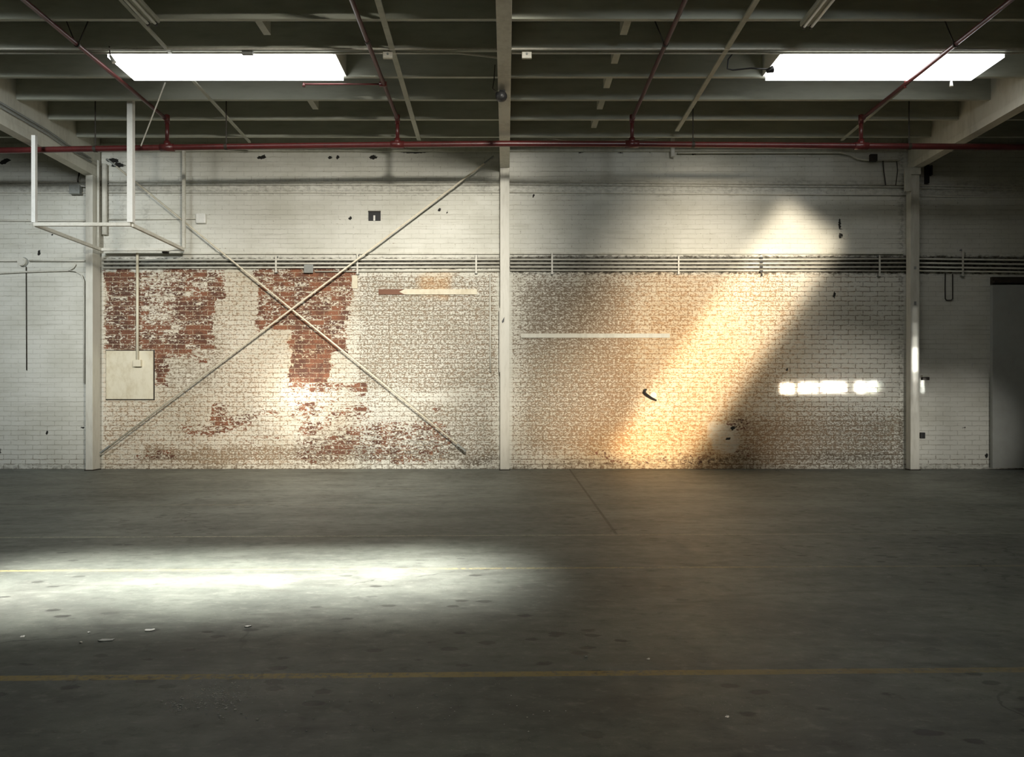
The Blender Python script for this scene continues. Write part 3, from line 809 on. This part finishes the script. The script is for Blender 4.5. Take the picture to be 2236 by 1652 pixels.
scrap('paper_scrap', 'white crumb before the yellow line, right of the middle, right one of two', 1416, 1439, .007, .006, 0, gs, seed=8)
scrap('paper_scrap', 'white crumb low in the dark floor right of the middle', 1588, 1565, .007, .006, 0, gs, seed=9)
# crushed paint dust in front of the yellow line
m = MB(); m.b.free(); m.b = bmesh.new()
r = random.Random(11)
for k in range(420):
    if k < 260: px, py = r.gauss(480, 32), r.gauss(1520, 17)
    elif k < 330: px, py = r.gauss(390, 18), r.gauss(1540, 9)
    else: px, py = r.uniform(380, 1250), r.uniform(1490, 1600)
    g = gnd(px, py); s_ = r.uniform(.0010, .0030) * (1.7 if r.random() < .06 else 1)
    q = bmesh.ops.create_icosphere(m.b, subdivisions=1, radius=s_)
    for v in q['verts']:
        v.co = Vector((v.co.x * r.uniform(.8, 1.5), v.co.y, v.co.z * .3 + s_ * .3)) + g
o = m.build('debris', 'paper')
o['kind'] = 'stuff'; o['label'] = 'white paint crumbs strewn on the floor before the yellow line'; o['category'] = 'debris'

# ------------------------------------------------------------------ light
def area(name, loc, target, sx, sy, power, col=(1, 1, 1), spread=180, roll=0.0):
    l = bpy.data.lights.new(name, 'AREA'); l.shape = 'RECTANGLE'; l.size = sx; l.size_y = sy
    l.energy = power; l.color = col; l.spread = math.radians(spread)
    o = bpy.data.objects.new(name, l); COL.objects.link(o)
    o.location = loc
    d = Vector(target) - Vector(loc)
    o.rotation_euler = (d.to_track_quat('-Z', 'Y').to_matrix() @ Matrix.Rotation(roll, 3, 'Z')).to_euler()
    return o
def spot(name, loc, target, power, angle, blend=1.0, col=(1, 1, 1), radius=.1, scale=(1, 1)):
    l = bpy.data.lights.new(name, 'SPOT'); l.energy = power; l.spot_size = math.radians(angle); l.spot_blend = blend
    l.color = col; l.shadow_soft_size = radius
    o = bpy.data.objects.new(name, l); COL.objects.link(o)
    o.location = loc
    d = Vector(target) - Vector(loc)
    o.rotation_euler = d.to_track_quat('-Z', 'Y').to_euler()
    o.scale = (scale[0], scale[1], 1)
    return o
WARM = (1, .88, .71); NEUT = (1, .97, .92); COOL = (.92, .98, 1)

# pool from an unseen lamp added under the roof, no opening above it
area('floor_pool_lamp', (-1.6, -6.5, 4.35), (-1.6, -6.5, 0), 2.8, .95, 66, NEUT, 18, math.radians(6))
# slanting beam from area lamps added behind the camera, no opening built
def beam(name, p0, p1, w, power, col, spread, y=-12.5):
    a, b = at(*p0, 0), at(*p1, 0)
    c = (a + b) / 2; L = (b - a).length
    ang = math.atan2(b.x - a.x, b.z - a.z)
    o = area(name, (c.x, y, c.z), (c.x, 0, c.z), w, L, power, col, spread, -ang)
    return o
beam('beam_lamp', (1775, 485), (1392, 1025), 1.0, 22, WARM, 2.4)
beam('beam_lamp_soft', (1625, 490), (1245, 1035), 2.1, 37, WARM, 9)
# glints from small unseen lamps added in place of sunlit panes
for x0, x1, py in ((1703, 1735, 848), (1742, 1786, 846), (1791, 1848, 845), (1866, 1892, 845), (1897, 1916, 845)):
    c = at((x0 + x1) / 2, py, 0)
    wd = (x1 - x0 - 5) * D / F
    area('wall_glint', (c.x, -12.5, c.z), (c.x, 0, c.z), wd, .13, 34 * wd * .13, (1, 1, .95), .5)
c = at(1810, 846, 0)
area('wall_glint', (c.x, -12.5, c.z), (c.x, 0, c.z), 1.45, .14, 2.2 * 1.45 * .2, (1, 1, .95), 1.6)  # wide weak lamp added for the halo round the glints
# unseen spots added to throw bright patches on the wall
def patch(name, px, py, rpx, E, col=(1, .97, .9)):
    c = at(px, py, 0)
    ang = 2 * math.degrees(math.atan(rpx * D / F / 12.5))
    return spot(name, (c.x, -12.5, c.z), c, E * 12.5 ** 2 * 4 * PI / 1.0 / PI * .8, ang, 1, col, .02)
patch('patch_light', 662, 868, 120, 7)
patch('patch_light', 655, 850, 60, 5)
patch('patch_light', 895, 845, 90, 2)
for hh_, pw in ((.34, 6), (.66, 1.6), (1.05, .7), (1.5, .4)):  # narrow unseen lamps added for the glow on the post
    c = at(1998, 785, -.19)
    area('post_glint', (c.x, -12.5, c.z), c, .075, hh_, pw * .075 * hh_, (1, 1, .96), .35)
c = at(2014, 842, 0)
area('post_glint', (c.x, -12.5, c.z), c, .03, .20, .05, (1, 1, .96), .35)
patch('patch_light', 1840, 925, 240, 4.2)  # added to lift the dim lower wall on the right
patch('patch_light', 2080, 950, 170, 3.0)
# warm spot added to brighten the bare-brick bay
spot('left_bay_wash', (.6, -9.6, 4.4), at(720, 670, 0), 5600, 45, 1, (1, .95, .85), .35, (1, 1.12))
# cool spot added to brighten the left side
spot('left_side_wash', (-4.6, -9.0, 4.3), at(60, 620, 0), 2300, 43, 1, COOL, .6)
patch('patch_light', 740, 925, 330, 5.0)  # added to brighten the foot of the left bay
spot('floor_wash', (-1.9, -3.25, 4.42), gnd(700, 1090), 230, 50, 1, NEUT, .3, (1.7, 1))  # extra spot added to brighten the floor near the wall
spot('right_bay_wash', (2.2, -9.2, 4.3), at(1420, 430, 0), 420, 44, 1, COOL, .6)  # weak spot added to lift the upper right bay
# ambient fill lamp added high under the roof, out of view
area('roof_fill', (0, -9.5, 4.6), (0, -9.5, 0), 9, 3, 9, COOL, 180)

w = bpy.data.worlds.new('sky'); S.world = w; w.use_nodes = True
w.node_tree.nodes['Background'].inputs[0].default_value = (.8, .9, 1, 1)
w.node_tree.nodes['Background'].inputs[1].default_value = .4

# ------------------------------------------------------------------ camera
cam = bpy.data.cameras.new('camera')
cam.sensor_width = 36; cam.lens = F * 36 / 2236
cam.shift_x = (1118 - PX) / 2236
cam.shift_y = (PY - 826) / 2236
co = bpy.data.objects.new('camera', cam); COL.objects.link(co)
co.location = (0, -D, H); co.rotation_euler = (PI / 2, 0, 0)
S.camera = co

S.view_settings.view_transform = 'Standard'
S.view_settings.look = 'None'
S.view_settings.gamma = 1
S.view_settings.use_curve_mapping = False
S.view_settings.exposure = 0
S.cycles.use_denoising = True
S.cycles.max_bounces = 8
S.cycles.diffuse_bounces = 5
